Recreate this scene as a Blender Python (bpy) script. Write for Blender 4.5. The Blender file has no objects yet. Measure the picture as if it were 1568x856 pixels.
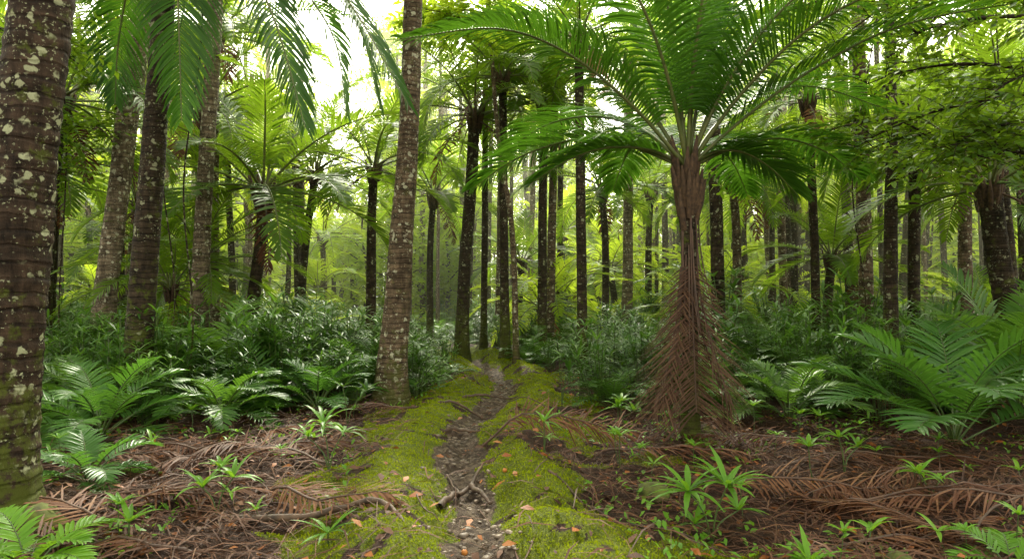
import bpy, math, random
import numpy as np
from mathutils import Vector, Matrix
random.seed(7); np.random.seed(7)
R = random.random
def U(a,b): return a+(b-a)*random.random()
C = bpy.context
scene = C.scene
Z = Vector((0,0,1))

# ------------------------------------------------------------------ materials
def new_mat(name):
    m = bpy.data.materials.new(name); m.use_nodes = True
    nt = m.node_tree; nt.nodes.clear()
    return m, nt, nt.nodes, nt.links
def ramp(N, stops):
    r = N.new('ShaderNodeValToRGB'); e = r.color_ramp.elements
    while len(e) < len(stops): e.new(0.5)
    for i,(p,c) in enumerate(stops):
        e[i].position = p
        e[i].color = (c[0],c[1],c[2],1) if hasattr(c,'__len__') else (c,c,c,1)
    return r
def noise(N, L, vec, scale, detail=4, rough=0.6):
    n = N.new('ShaderNodeTexNoise'); n.inputs['Scale'].default_value = scale
    n.inputs['Detail'].default_value = detail; n.inputs['Roughness'].default_value = rough
    if vec is not None: L.new(vec, n.inputs['Vector'])
    return n
def mixc(N, L, fac, a, b, mode='MIX'):
    m = N.new('ShaderNodeMix'); m.data_type='RGBA'; m.blend_type = mode
    for s,v in ((0,fac),(6,a),(7,b)):
        if isinstance(v, (int,float)): m.inputs[s].default_value = v
        elif isinstance(v, tuple): m.inputs[s].default_value = (*v,1)
        else: L.new(v, m.inputs[s])
    return m.outputs[2]

def leaf_mat(name, c_dark, c_mid, c_light, trans, tfac=0.4, rough=0.38, spec=0.5):
    m, nt, N, L = new_mat(name)
    g = N.new('ShaderNodeNewGeometry'); oi = N.new('ShaderNodeObjectInfo')
    ad = N.new('ShaderNodeMath'); ad.operation='MULTIPLY_ADD'
    L.new(g.outputs['Random Per Island'], ad.inputs[0]); ad.inputs[1].default_value=0.5
    mu = N.new('ShaderNodeMath'); mu.operation='MULTIPLY'; mu.inputs[1].default_value=0.5
    L.new(oi.outputs['Random'], mu.inputs[0]); L.new(mu.outputs[0], ad.inputs[2])
    r = ramp(N, [(0.0,c_dark),(0.5,c_mid),(1.0,c_light)])
    L.new(ad.outputs[0], r.inputs[0])
    p = N.new('ShaderNodeBsdfPrincipled'); p.inputs['Roughness'].default_value=rough
    p.inputs['Specular IOR Level'].default_value=spec
    L.new(r.outputs[0], p.inputs['Base Color'])
    t = N.new('ShaderNodeBsdfTranslucent')
    tc = mixc(N,L,0.6, r.outputs[0], trans)
    L.new(tc, t.inputs['Color'])
    mx = N.new('ShaderNodeMixShader'); mx.inputs[0].default_value=tfac
    L.new(p.outputs[0], mx.inputs[1]); L.new(t.outputs[0], mx.inputs[2])
    o = N.new('ShaderNodeOutputMaterial'); L.new(mx.outputs[0], o.inputs[0])
    return m

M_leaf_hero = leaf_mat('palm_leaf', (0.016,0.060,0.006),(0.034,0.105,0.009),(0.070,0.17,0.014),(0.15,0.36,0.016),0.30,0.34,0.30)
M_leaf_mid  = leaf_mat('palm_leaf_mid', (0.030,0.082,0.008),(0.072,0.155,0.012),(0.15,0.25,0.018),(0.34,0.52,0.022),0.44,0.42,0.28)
M_leaf_far  = leaf_mat('leaf_far_glow_tint', (0.085,0.17,0.009),(0.21,0.35,0.018),(0.36,0.49,0.030),(0.72,0.88,0.05),0.50,0.5,0.25)  # backlit glow and haze painted into the colour: lighter, yellower leaves for distant foliage
M_under     = leaf_mat('understory_leaf', (0.024,0.078,0.012),(0.056,0.145,0.018),(0.125,0.24,0.028),(0.22,0.44,0.03),0.35,0.42,0.42)
M_seed      = leaf_mat('seedling_leaf', (0.07,0.18,0.012),(0.11,0.27,0.016),(0.18,0.36,0.022),(0.34,0.60,0.03),0.4,0.4,0.35)
M_dead      = leaf_mat('dead_leaf', (0.040,0.015,0.008),(0.110,0.043,0.021),(0.25,0.125,0.062),(0.25,0.10,0.03),0.12,0.6,0.2)
M_skirt     = leaf_mat('hanging_dead_leaf', (0.024,0.011,0.007),(0.066,0.031,0.018),(0.15,0.080,0.044),(0.2,0.09,0.03),0.10,0.6,0.2)
M_litter    = leaf_mat('litter_leaf', (0.026,0.011,0.006),(0.088,0.037,0.019),(0.24,0.118,0.060),(0.2,0.08,0.03),0.08,0.65,0.25)
M_orange    = leaf_mat('fallen_leaf', (0.13,0.036,0.008),(0.28,0.085,0.016),(0.40,0.18,0.04),(0.3,0.12,0.02),0.15,0.55,0.3)
M_mossleaf  = leaf_mat('moss_frond', (0.085,0.12,0.003),(0.19,0.245,0.005),(0.33,0.39,0.010),(0.5,0.55,0.02),0.3,0.8,0.05)

def simple_mat(name, c1, c2, scale=20, rough=0.7, bump=0.3):
    m, nt, N, L = new_mat(name)
    tc = N.new('ShaderNodeTexCoord')
    n = noise(N,L,tc.outputs['Object'],scale)
    r = ramp(N,[(0.3,c1),(0.7,c2)]); L.new(n.outputs[0], r.inputs[0])
    p = N.new('ShaderNodeBsdfPrincipled'); p.inputs['Roughness'].default_value=rough
    L.new(r.outputs[0], p.inputs['Base Color'])
    b = N.new('ShaderNodeBump'); b.inputs['Strength'].default_value=bump; b.inputs['Distance'].default_value=0.01
    L.new(n.outputs[0], b.inputs['Height']); L.new(b.outputs[0], p.inputs['Normal'])
    o = N.new('ShaderNodeOutputMaterial'); L.new(p.outputs[0], o.inputs[0])
    return m
M_rachis = simple_mat('palm_rachis',(0.07,0.10,0.020),(0.14,0.14,0.040),8,0.5)
M_rachis_dead = simple_mat('dead_rachis',(0.040,0.020,0.012),(0.12,0.062,0.036),10,0.6)
M_fibre = simple_mat('palm_fibre',(0.022,0.012,0.007),(0.10,0.055,0.026),25,0.9,0.8)
M_stem = simple_mat('green_stem',(0.03,0.07,0.012),(0.08,0.11,0.02),15,0.5)
M_wood = simple_mat('dead_wood',(0.030,0.018,0.011),(0.12,0.070,0.042),14,0.7,0.8)
M_stone = simple_mat('pebble_stone',(0.07,0.050,0.036),(0.26,0.195,0.145),9,0.6,0.4)
M_fruit = simple_mat('orange_fruit',(0.35,0.11,0.02),(0.50,0.19,0.03),30,0.5,0.1)

def bark_mat(name, dark, light, lichen, lich_thr=0.60, moss_amt=0.5, moss_h=1.2, ring=9.0):
    m, nt, N, L = new_mat(name)
    tc = N.new('ShaderNodeTexCoord'); ob = tc.outputs['Object']
    mp = N.new('ShaderNodeMapping'); mp.inputs['Scale'].default_value=(1,1,0.35); L.new(ob, mp.inputs[0])
    n1 = noise(N,L,mp.outputs[0],16,8,0.7)
    mp2 = N.new('ShaderNodeMapping'); mp2.inputs['Scale'].default_value=(1,1,6); L.new(ob, mp2.inputs[0])
    n2 = noise(N,L,mp2.outputs[0],3.0,4,0.6)
    r1 = ramp(N,[(0.32,dark),(0.72,light)]); L.new(n1.outputs[0], r1.inputs[0])
    w = N.new('ShaderNodeTexWave'); w.wave_type='BANDS'; w.bands_direction='Z'
    w.inputs['Scale'].default_value=ring/6.28*2.0; w.inputs['Distortion'].default_value=3.2; w.inputs['Detail'].default_value=4
    w.inputs['Detail Scale'].default_value=1.6
    L.new(ob, w.inputs['Vector'])
    rw = ramp(N,[(0.0,0.35),(0.22,1.0)]); L.new(w.outputs[0], rw.inputs[0])
    c = mixc(N,L,0.55, r1.outputs[0], rw.outputs[0],'MULTIPLY')
    rr = ramp(N,[(0.35,0.5),(0.65,1.3)]); L.new(n2.outputs[0], rr.inputs[0])
    c = mixc(N,L,1.0,c,rr.outputs[0],'MULTIPLY')
    v = N.new('ShaderNodeTexVoronoi'); v.inputs['Scale'].default_value=11
    nd = noise(N,L,ob,9,3); vv = mixc(N,L,0.12,ob,nd.outputs[1]); L.new(vv, v.inputs['Vector'])
    lr = ramp(N,[(0.26,1.0),(0.33,0.0)]); L.new(v.outputs['Distance'], lr.inputs[0])
    n3 = noise(N,L,ob,5.0,3); lr2 = ramp(N,[(lich_thr-0.08,0.0),(lich_thr,1.0)]); L.new(n3.outputs[0], lr2.inputs[0])
    lf = N.new('ShaderNodeMath'); lf.operation='MULTIPLY'; L.new(lr.outputs[0], lf.inputs[0]); L.new(lr2.outputs[0], lf.inputs[1])
    n5 = noise(N,L,ob,38,3); lr3 = ramp(N,[(0.60,0.0),(0.66,0.9)]); L.new(n5.outputs[0], lr3.inputs[0])
    lx = N.new('ShaderNodeMath'); lx.operation='MULTIPLY'; L.new(lr3.outputs[0], lx.inputs[0]); L.new(lr2.outputs[0], lx.inputs[1])
    lm = N.new('ShaderNodeMath'); lm.operation='MAXIMUM'; L.new(lf.outputs[0], lm.inputs[0]); L.new(lx.outputs[0], lm.inputs[1])
    c = mixc(N,L,lm.outputs[0],c,lichen)
    sp = N.new('ShaderNodeSeparateXYZ'); L.new(ob, sp.inputs[0])
    mr = N.new('ShaderNodeMapRange'); mr.inputs[1].default_value=0; mr.inputs[2].default_value=moss_h
    mr.inputs[3].default_value=0.20; mr.inputs[4].default_value=-0.03; L.new(sp.outputs[2], mr.inputs[0])
    n4 = noise(N,L,ob,7,6,0.7)
    ad = N.new('ShaderNodeMath'); ad.operation='ADD'; L.new(n4.outputs[0], ad.inputs[0]); L.new(mr.outputs[0], ad.inputs[1])
    ms = ramp(N,[(0.54,0.0),(0.64,moss_amt)]); L.new(ad.outputs[0], ms.inputs[0])
    c = mixc(N,L,ms.outputs[0],c,(0.070,0.085,0.010))
    p = N.new('ShaderNodeBsdfPrincipled'); p.inputs['Roughness'].default_value=0.8
    p.inputs['Specular IOR Level'].default_value=0.2
    L.new(c, p.inputs['Base Color'])
    h = N.new('ShaderNodeMath'); h.operation='MULTIPLY_ADD'; L.new(rw.outputs[0], h.inputs[0]); h.inputs[1].default_value=0.5; L.new(n1.outputs[0], h.inputs[2])
    b = N.new('ShaderNodeBump'); b.inputs['Strength'].default_value=0.9; b.inputs['Distance'].default_value=0.025
    L.new(h.outputs[0], b.inputs['Height']); L.new(b.outputs[0], p.inputs['Normal'])
    o = N.new('ShaderNodeOutputMaterial'); L.new(p.outputs[0], o.inputs[0])
    return m
B_big  = bark_mat('bark_big',(0.012,0.007,0.004),(0.080,0.050,0.032),(0.35,0.36,0.22),0.51,0.85,1.5,9)
B_pale = bark_mat('bark_pale',(0.060,0.042,0.026),(0.27,0.205,0.14),(0.46,0.44,0.33),0.50,0.6,1.2,14)
B_dark = bark_mat('bark_dark',(0.013,0.009,0.005),(0.070,0.047,0.029),(0.27,0.27,0.17),0.56,0.75,2.2,12)
B_mid  = bark_mat('bark_brown',(0.042,0.027,0.016),(0.20,0.138,0.088),(0.42,0.40,0.29),0.51,0.6,1.2,14)

# ------------------------------------------------------------------ mesh helpers
class MB:
    def __init__(s): s.v=[]; s.f=[]; s.m=[]
    def mesh(s,name,mats,smooth=True):
        me = bpy.data.meshes.new(name); me.from_pydata(s.v,[],s.f)
        for m in mats: me.materials.append(m)
        me.polygons.foreach_set('material_index', s.m)
        me.polygons.foreach_set('use_smooth',[smooth]*len(s.f))
        me.update(); return me
def obj(name, me, parent=None, loc=(0,0,0), rot=(0,0,0), sc=1.0):
    o = bpy.data.objects.new(name, me); scene.collection.objects.link(o)
    o.location = loc; o.rotation_euler = rot
    o.scale = (sc,sc,sc) if not hasattr(sc,'__len__') else sc
    if parent: o.parent = parent
    return o
def empty(name, loc=(0,0,0)):
    o = bpy.data.objects.new(name, None); scene.collection.objects.link(o); o.location=loc
    o.empty_display_size=0.3; return o

def tube(mb, pts, rads, sides=8, mat=0, cap=True):
    n=len(pts); base=len(mb.v); ref=None
    for i,p in enumerate(pts):
        t=(pts[min(i+1,n-1)]-pts[max(i-1,0)])
        t = t.normalized() if t.length>1e-9 else Z
        if ref is None: ref = t.orthogonal().normalized()
        ref = (ref - t*ref.dot(t)); ref = ref.normalized() if ref.length>1e-6 else t.orthogonal().normalized()
        b = t.cross(ref)
        for k in range(sides):
            a=2*math.pi*k/sides
            mb.v.append(tuple(p+(ref*math.cos(a)+b*math.sin(a))*rads[i]))
    for i in range(n-1):
        for k in range(sides):
            k2=(k+1)%sides
            mb.f.append((base+i*sides+k,base+i*sides+k2,base+(i+1)*sides+k2,base+(i+1)*sides+k)); mb.m.append(mat)
    if cap:
        mb.f.append(tuple(base+(n-1)*sides+k for k in range(sides))); mb.m.append(mat)

PROF={2:[0.6,1.0,0.05],3:[0.55,1.0,0.75,0.05],4:[0.5,0.95,1.0,0.65,0.04],5:[0.4,0.85,1.0,0.85,0.5,0.03]}
def blade(mb,p,d,nrm,L,W,droop,segs=3,fold=0.0,mat=0):
    base=len(mb.v); pr=PROF[segs]; d=d.normalized(); p=p.copy(); st=L/segs
    for i in range(segs+1):
        s=d.cross(nrm)
        s = s.normalized() if s.length>1e-5 else d.orthogonal().normalized()
        w=W*0.5*pr[i]
        if fold:
            nn=s.cross(d)
            mb.v.append(tuple(p-s*w+nn*w*fold)); mb.v.append(tuple(p)); mb.v.append(tuple(p+s*w+nn*w*fold))
        else:
            mb.v.append(tuple(p-s*w)); mb.v.append(tuple(p+s*w))
        p=p+d*st
        d=(d-Z*(droop*st/L*(0.6+0.8*i/segs))).normalized()
    if fold:
        for i in range(segs):
            a=base+3*i
            mb.f.append((a,a+1,a+4,a+3)); mb.f.append((a+1,a+2,a+5,a+4)); mb.m+= [mat,mat]
    else:
        for i in range(segs):
            a=base+2*i; mb.f.append((a,a+1,a+3,a+2)); mb.m.append(mat)

def catmull(P,n):
    P=[Vector(p) for p in P]; P=[P[0]*2-P[1]]+P+[P[-1]*2-P[-2]]
    out=[]; m=len(P)-3
    for j in range(n+1):
        u=j/n*m; i=min(int(u),m-1); t=u-i
        a,b,c,d=P[i],P[i+1],P[i+2],P[i+3]
        out.append(0.5*((2*b)+(c-a)*t+(2*a-5*b+4*c-d)*t*t+(3*b-a-3*c+d)*t*t*t))
    return out
def arc(origin, az, el, L, bend, n=14, twist=0.0):
    p=Vector(origin); pts=[p.copy()]; e=el; a=az
    for i in range(n):
        t=(i+0.5)/n
        e = el - bend*(t**1.35)
        a = az + twist*t
        p=p+Vector((math.cos(a)*math.cos(e),math.sin(a)*math.cos(e),math.sin(e)))*(L/n)
        pts.append(p.copy())
    return pts
def frond(mb, pts, nl=40, ll=0.45, lw=0.03, start=0.16, droop=0.8, vee=0.3, rw=0.018, segs=3, fold=0.0,
          fwd=(0.35,1.0), mats=(0,1), jit=0.12, skip=0.02, side0=None, flat=False, rand=0.0):
    n=len(pts)-1
    tube(mb, pts, [rw*(1-0.85*i/n)+0.002 for i in range(n+1)], 5, mats[1], False)
    az=None
    for k in range(nl):
        t=start+(1-start)*(k+0.5)/nl
        u=t*n; i=min(int(u),n-1); f=u-i
        p=pts[i].lerp(pts[i+1],f)
        T=(pts[i+1]-pts[i]).normalized()
        S=T.cross(Z)
        if side0 is not None: S=side0-T*side0.dot(T)
        elif S.length<0.25:
            S = az if az is not None else (T.orthogonal())
            S = S - T*S.dot(T)
        S.normalize(); az=S
        Nn=S.cross(T)
        tt=(t-start)/(1-start)
        prof=min(1,0.45+2.6*tt)*(1 if tt<0.55 else max(0.25,1-((tt-0.55)/0.45)**1.6*0.75))
        if flat: prof=min(1,0.45+1.3*tt)
        for sg in (-1,1):
            if R()<skip: continue
            a=fwd[0]+(fwd[1]-fwd[0])*tt+U(-jit,jit)
            v=vee*(1-0.5*tt)+U(-jit,jit)
            d=S*sg*math.cos(a)*math.cos(v)+T*math.sin(a)+Nn*math.sin(v)
            blade(mb,p,d,Nn*1.0+S*sg*-0.4,ll*prof*U(0.88-rand,1.08),lw*U(0.85,1.1),droop*U(0.75,1.25),segs,fold,mats[0])

def crown(mb,n,L,ll,lw,nl,el=(1.45,-0.2),bend=(1.0,1.7),droop=0.9,segs=3,fold=0,start=0.16,rw=0.022,dead=2):
    for k in range(n):
        u=k/(n-1)
        e=el[0]+(el[1]-el[0])*(u**0.9)+U(-0.12,0.12)
        az=k*2.39996+U(-0.25,0.25)
        l=L*U(0.85,1.1)*(0.8+0.35*math.sin(u*3.0))
        pts=arc((math.cos(az)*0.06,math.sin(az)*0.06,U(-0.05,0.1)),az,e,l,U(*bend)*(0.8 if u<0.25 else 1),12,U(-0.35,0.35))
        frond(mb,pts,nl,ll,lw,start,droop,0.3,rw,segs,fold)
    for k in range(dead):
        az=U(0,6.28)
        pts=arc((math.cos(az)*0.09,math.sin(az)*0.09,-0.1),az,-0.5,L*U(0.5,0.75),1.0,10)
        frond(mb,pts,int(nl*0.6),ll*0.7,lw*0.8,0.2,1.6,0.0,rw*0.8,2,0,mats=(2,3),skip=0.2,jit=0.3)
    for k in range(16):
        az=k*2.4; r=0.11
        b=Vector((math.cos(az)*r,math.sin(az)*r,-0.40+U(0,0.2)))
        e=Vector((math.cos(az)*(r+U(0.05,0.14)),math.sin(az)*(r+U(0.05,0.14)),U(0.0,0.25)))
        tube(mb,[b,(b+e)/2+Vector((0,0,0.02)),e],[0.035,0.04,0.012],5,4)
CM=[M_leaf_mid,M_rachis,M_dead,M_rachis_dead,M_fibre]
crown_v=[]
for i in range(5):
    mb=MB(); crown(mb,[15,18,16,14,20][i],[2.6,2.9,2.4,3.0,2.7][i],[0.52,0.58,0.5,0.62,0.54][i],0.038,44,droop=[0.8,1.1,0.6,1.2,0.9][i],
                   bend=[(0.9,1.5),(1.1,1.8),(0.7,1.2),(1.1,1.7),(1.0,1.6)][i],dead=[2,2,1,1,2][i])
    crown_v.append(mb.mesh('palm_crown_mesh_%d'%i,CM))
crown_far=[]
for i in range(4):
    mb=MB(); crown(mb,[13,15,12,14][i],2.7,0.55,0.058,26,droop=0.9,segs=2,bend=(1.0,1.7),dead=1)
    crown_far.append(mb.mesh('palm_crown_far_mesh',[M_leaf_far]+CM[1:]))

def trunk_mesh(P, r0, r1, flare=0.5, sides=20, step=0.06, mat=B_mid, ring=0.05, seed=0, wob=0.05, roots=0):
    Lh=(Vector(P[-1])-Vector(P[0])).length; n=int(Lh/step)
    pts=catmull(P,n); mb=MB(); rs=random.Random(seed)
    ph=[rs.uniform(0,6.28) for _ in range(6)]
    for i,p in enumerate(pts):
        z=p.z-P[0][2]; u=i/n
        r=r0+(r1-r0)*u**0.7
        r*=1+flare*math.exp(-max(z,0)/0.28)+0.12*math.exp(-z/1.5)
        rg=0.5+0.5*math.sin(z*2*math.pi/0.17+math.sin(z*3+ph[0])*1.3)
        for k in range(sides):
            a=2*math.pi*k/sides
            rr=r*(1+ring*(rg**3-0.5)*0.5+wob*math.sin(2*a+z*1.1+ph[1])*0.6+wob*math.sin(5*a+z*4+ph[2])*0.35+wob*0.5*math.sin(3*a-z*2.3+ph[3]))
            rr*=1+0.16*flare*math.exp(-max(z,0)/0.22)*math.sin(7*a+ph[4])+rs.uniform(-0.012,0.012)
            mb.v.append((p.x+math.cos(a)*rr,p.y+math.sin(a)*rr,p.z))
    for i in range(n):
        for k in range(sides):
            k2=(k+1)%sides
            mb.f.append((i*sides+k,i*sides+k2,(i+1)*sides+k2,(i+1)*sides+k)); mb.m.append(0)
    return mb.mesh('palm_trunk_mesh',[mat])

# ------------------------------------------------------------------ ground
def vnoise(x,y,s=0):
    x=np.asarray(x,float)+s*17.3; y=np.asarray(y,float)-s*9.7
    xi=np.floor(x); yi=np.floor(y); xf=x-xi; yf=y-yi
    u=xf*xf*(3-2*xf); v=yf*yf*(3-2*yf)
    def h(a,b):
        q=np.sin(a*127.1+b*311.7)*43758.5453
        return q-np.floor(q)
    return (h(xi,yi)*(1-u)+h(xi+1,yi)*u)*(1-v)+(h(xi,yi+1)*(1-u)+h(xi+1,yi+1)*u)*v
PY=[0,2.5,4.1,5.6,7.3,8.8,11.1,14,16.5,20,26,60,200]
PX=[0.2,0.05,-0.12,-0.46,-0.58,-0.45,-0.08,-0.30,-0.85,-2.2,-4.2,-14,-50]
_yy=np.linspace(0,200,4001); _px=np.interp(_yy,PY,PX); _k=np.ones(31)/31
_px=np.convolve(np.pad(_px,15,'edge'),_k,'valid')
def path_x(y): return np.interp(y,_yy,_px)
def gh(x,y):
    x=np.asarray(x,float); y=np.asarray(y,float)
    dd=x-path_x(y)+ (vnoise(x*2,y*2,5)-0.5)*0.12
    ad=np.abs(dd); near=np.clip((26-y)/10,0,1)
    z=0.22*(vnoise(x*.35,y*.35,1)-0.5)
    bank=0.14*np.exp(-((ad-0.62)/0.34)**2)*(0.25+1.4*vnoise(x*0.9,y*0.9,2))-0.06*np.exp(-(ad/0.22)**2)
    z=z+bank*near
    z=z+0.10*(vnoise(x*2.2,y*2.2,3)-0.5)+0.07*(vnoise(x*5,y*5,4)-0.5)+0.032*(vnoise(x*13,y*13,6)-0.5)
    pm=np.exp(-(ad/0.24)**4)
    z=z+pm*0.03*(vnoise(x*22,y*22,8)-0.5)
    return z
def masks(x,y):
    dd=np.abs(x-path_x(y)+(vnoise(x*2,y*2,5)-0.5)*0.20+(vnoise(x*7,y*7,7)-0.5)*0.10)
    hw=0.19+0.10*(vnoise(y*0.8,y*0.1,9)-0.5)
    path=np.clip((hw+0.04-dd)/0.08,0,1)
    wid=1.3+1.3*(vnoise(x*0.9+3,y*0.9,10)-0.5)+0.5*(vnoise(x*4,y*4,11)-0.5)
    wid=wid-np.clip((y-8)/10,0,1)*0.1
    moss=np.clip((wid-dd)/0.16,0,1)*np.clip((26-y)/4,0,1)
    patch=np.clip((vnoise(x*1.1,y*1.1,12)+0.3*vnoise(x*5,y*5,13)-0.95)/0.1,0,1)
    moss=np.maximum(moss,patch*0.9*np.clip((3.4-dd)/1.0,0,1))
    bald=np.clip((vnoise(x*3,y*3,14)*0.45+vnoise(x*8,y*8,15)*0.35+vnoise(x*19,y*19,16)*0.2-0.59)/0.06,0,1)
    moss=moss*(1-bald*0.85)
    return path,moss
def gz(x,y): return float(gh(np.array([x]),np.array([y]))[0])

xs=np.concatenate([-6-np.geomspace(0.05,130,60)[::-1],np.arange(-6,6.001,0.035),6+np.geomspace(0.05,130,60)])
ys=np.concatenate([np.linspace(-30,2.3,20),np.arange(2.4,13,0.035),13+np.geomspace(0.04,190,110)])
X,Y=np.meshgrid(xs,ys); zz=gh(X,Y); nx,ny=len(xs),len(ys)
V=np.stack([X.ravel(),Y.ravel(),zz.ravel()],1)
idx=np.arange(nx*ny).reshape(ny,nx)
F=np.stack([idx[:-1,:-1].ravel(),idx[:-1,1:].ravel(),idx[1:,1:].ravel(),idx[1:,:-1].ravel()],1)
def np_mesh(name,V,F,mats,smooth=True,midx=None):
    me=bpy.data.meshes.new(name); k=F.shape[1]
    me.vertices.add(len(V)); me.vertices.foreach_set('co',V.astype(np.float32).ravel())
    me.loops.add(F.size); me.loops.foreach_set('vertex_index',F.astype(np.int32).ravel())
    me.polygons.add(len(F)); me.polygons.foreach_set('loop_start',np.arange(0,F.size,k,dtype=np.int32))
    try: me.polygons.foreach_set('loop_total',np.full(len(F),k,dtype=np.int32))
    except Exception: pass
    for m in mats: me.materials.append(m)
    if midx is not None: me.polygons.foreach_set('material_index',midx.astype(np.int32))
    me.polygons.foreach_set('use_smooth',np.full(len(F),smooth))
    me.update(calc_edges=True); me.validate(); return me

m,nt,N,L=new_mat('forest_floor'); M_ground=m
tc=N.new('ShaderNodeTexCoord'); ob=tc.outputs['Object']
aP=N.new('ShaderNodeAttribute'); aP.attribute_name='path'
aM=N.new('ShaderNodeAttribute'); aM.attribute_name='moss'
n1=noise(N,L,ob,9,8,0.75); n2=noise(N,L,ob,45,6,0.7)
rl=ramp(N,[(0.3,(0.016,0.008,0.005)),(0.5,(0.052,0.023,0.013)),(0.75,(0.12,0.060,0.034))]); L.new(n2.outputs[0],rl.inputs[0])
rl2=ramp(N,[(0.3,0.55),(0.7,1.2)]); L.new(n1.outputs[0],rl2.inputs[0])
lit=mixc(N,L,1.0,rl.outputs[0],rl2.outputs[0],'MULTIPLY')
n4=noise(N,L,ob,85,4,0.7)
rm=ramp(N,[(0.3,(0.045,0.062,0.003)),(0.55,(0.165,0.21,0.005)),(0.8,(0.31,0.36,0.010))]); L.new(n4.outputs[0],rm.inputs[0])
rm2=ramp(N,[(0.3,(0.45,0.52,0.5)),(0.7,(1.3,1.18,1.1))]); L.new(n1.outputs[0],rm2.inputs[0])
mos=mixc(N,L,1.0,rm.outputs[0],rm2.outputs[0],'MULTIPLY')
vo=N.new('ShaderNodeTexVoronoi'); vo.inputs['Scale'].default_value=24; L.new(ob,vo.inputs['Vector'])
sv=N.new('ShaderNodeSeparateColor'); L.new(vo.outputs['Color'],sv.inputs[0])
rp=ramp(N,[(0.0,(0.055,0.036,0.025)),(0.6,(0.115,0.078,0.054)),(1.0,(0.22,0.165,0.115))]); L.new(sv.outputs[0],rp.inputs[0])
rp2=ramp(N,[(0.3,0.5),(0.65,1.15)]); L.new(n2.outputs[0],rp2.inputs[0])
pth=mixc(N,L,1.0,rp.outputs[0],rp2.outputs[0],'MULTIPLY')
mm=N.new('ShaderNodeMath'); mm.operation='MULTIPLY_ADD'; L.new(n2.outputs[0],mm.inputs[0]); mm.inputs[1].default_value=1.2
ms2=N.new('ShaderNodeMath'); ms2.operation='SUBTRACT'; L.new(aM.outputs['Fac'],ms2.inputs[0]); ms2.inputs[1].default_value=0.6; L.new(ms2.outputs[0],mm.inputs[2])
mr=ramp(N,[(0.40,0.0),(0.60,1.0)]); L.new(mm.outputs[0],mr.inputs[0])
c=mixc(N,L,mr.outputs[0],lit,mos)
pm=N.new('ShaderNodeMath'); pm.operation='MULTIPLY_ADD'; L.new(n1.outputs[0],pm.inputs[0]); pm.inputs[1].default_value=0.8
ps=N.new('ShaderNodeMath'); ps.operation='SUBTRACT'; L.new(aP.outputs['Fac'],ps.inputs[0]); ps.inputs[1].default_value=0.4; L.new(ps.outputs[0],pm.inputs[2])
pr=ramp(N,[(0.35,0.0),(0.6,1.0)]); L.new(pm.outputs[0],pr.inputs[0])
c=mixc(N,L,pr.outputs[0],c,pth)
p=N.new('ShaderNodeBsdfPrincipled'); p.inputs['Roughness'].default_value=0.75; p.inputs['Specular IOR Level'].default_value=0.25
L.new(c,p.inputs['Base Color'])
hb=N.new('ShaderNodeMath'); hb.operation='ADD'; L.new(n2.outputs[0],hb.inputs[0]); L.new(n4.outputs[0],hb.inputs[1])
b=N.new('ShaderNodeBump'); b.inputs['Strength'].default_value=1.0; b.inputs['Distance'].default_value=0.03
L.new(hb.outputs[0],b.inputs['Height']); L.new(b.outputs[0],p.inputs['Normal'])
o=N.new('ShaderNodeOutputMaterial'); L.new(p.outputs[0],o.inputs[0])

gm=np_mesh('ground_mesh',V,F,[M_ground])
pa,mo=masks(X.ravel(),Y.ravel())
for nm,arr in (('path',pa),('moss',mo)):
    at=gm.attributes.new(nm,'FLOAT','POINT'); at.data.foreach_set('value',arr.astype(np.float32))
obj('ground',gm)

def scatter_blades(name,x,y,L_,W_,mats,lift=(0,0),tilt=(0.0,0.3),midx=None,zoff=0.0):
    n=len(x); az=np.random.uniform(0,6.283,n); tl=np.random.uniform(tilt[0],tilt[1],n)
    dx=np.cos(az)*np.cos(tl); dy=np.sin(az)*np.cos(tl); dz=np.sin(tl)
    sx=-np.sin(az); sy=np.cos(az); ro=np.random.uniform(-0.6,0.6,n)
    z0=gh(x,y)+np.random.uniform(lift[0],lift[1],n)+zoff
    pts=[]
    for t,w in ((0,0.3),(0.5,1.0),(1,0.08)):
        cx=x+dx*L_*t; cy=y+dy*L_*t
        gzz=gh(cx,cy)+zoff
        cz=np.maximum(z0+dz*L_*t+0.10*L_*math.sin(t*3.14),gzz+0.003)
        for s in (-1,1):
            pts.append(np.stack([cx+sx*W_*w*s*0.5,cy+sy*W_*w*s*0.5,cz+ro*W_*w*s*0.5],1))
    V=np.stack(pts,1).reshape(-1,3); b=np.arange(n)[:,None]*6
    F=np.concatenate([b+np.array([[0,1,3,2]]),b+np.array([[2,3,5,4]])],0)
    mi=None if midx is None else np.concatenate([midx,midx])
    return obj(name,np_mesh(name+'_mesh',V,F,mats,True,mi))
n=200000
y=2.8+ (np.random.rand(n)**1.5)*15; x=path_x(y)+np.random.uniform(-2.5,2.5,n)
pa,mo=masks(x,y); keep=(mo*(1-pa)>np.random.uniform(0.25,0.9,n)); x,y=x[keep],y[keep]
s=np.random.uniform(0.010,0.028,len(x))*(0.8+y*0.05)
scatter_blades('moss',x,y,s,s*0.42,[M_mossleaf],tilt=(0.3,1.3))
n=38000
y=2.6+(np.random.rand(n)**1.25)*13; x=np.random.uniform(-1,1,n)*(1.2+y*0.78)
pa,mo=masks(x,y); keep=(np.random.rand(n)>np.maximum(mo*0.955,pa*0.93)); x,y=x[keep],y[keep]
Ls=np.random.uniform(0.06,0.50,len(x)); 
scatter_blades('leaf_litter',x,y,Ls,np.random.uniform(0.006,0.014,len(x)),[M_litter],lift=(0.0,0.05),tilt=(-0.05,0.2))
n=9000
y=2.6+(np.random.rand(n)**1.2)*12; x=np.random.uniform(-1,1,n)*(1.2+y*0.78)
pa,mo=masks(x,y); keep=(np.random.rand(n)>mo*0.75); x,y=x[keep],y[keep]
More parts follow.
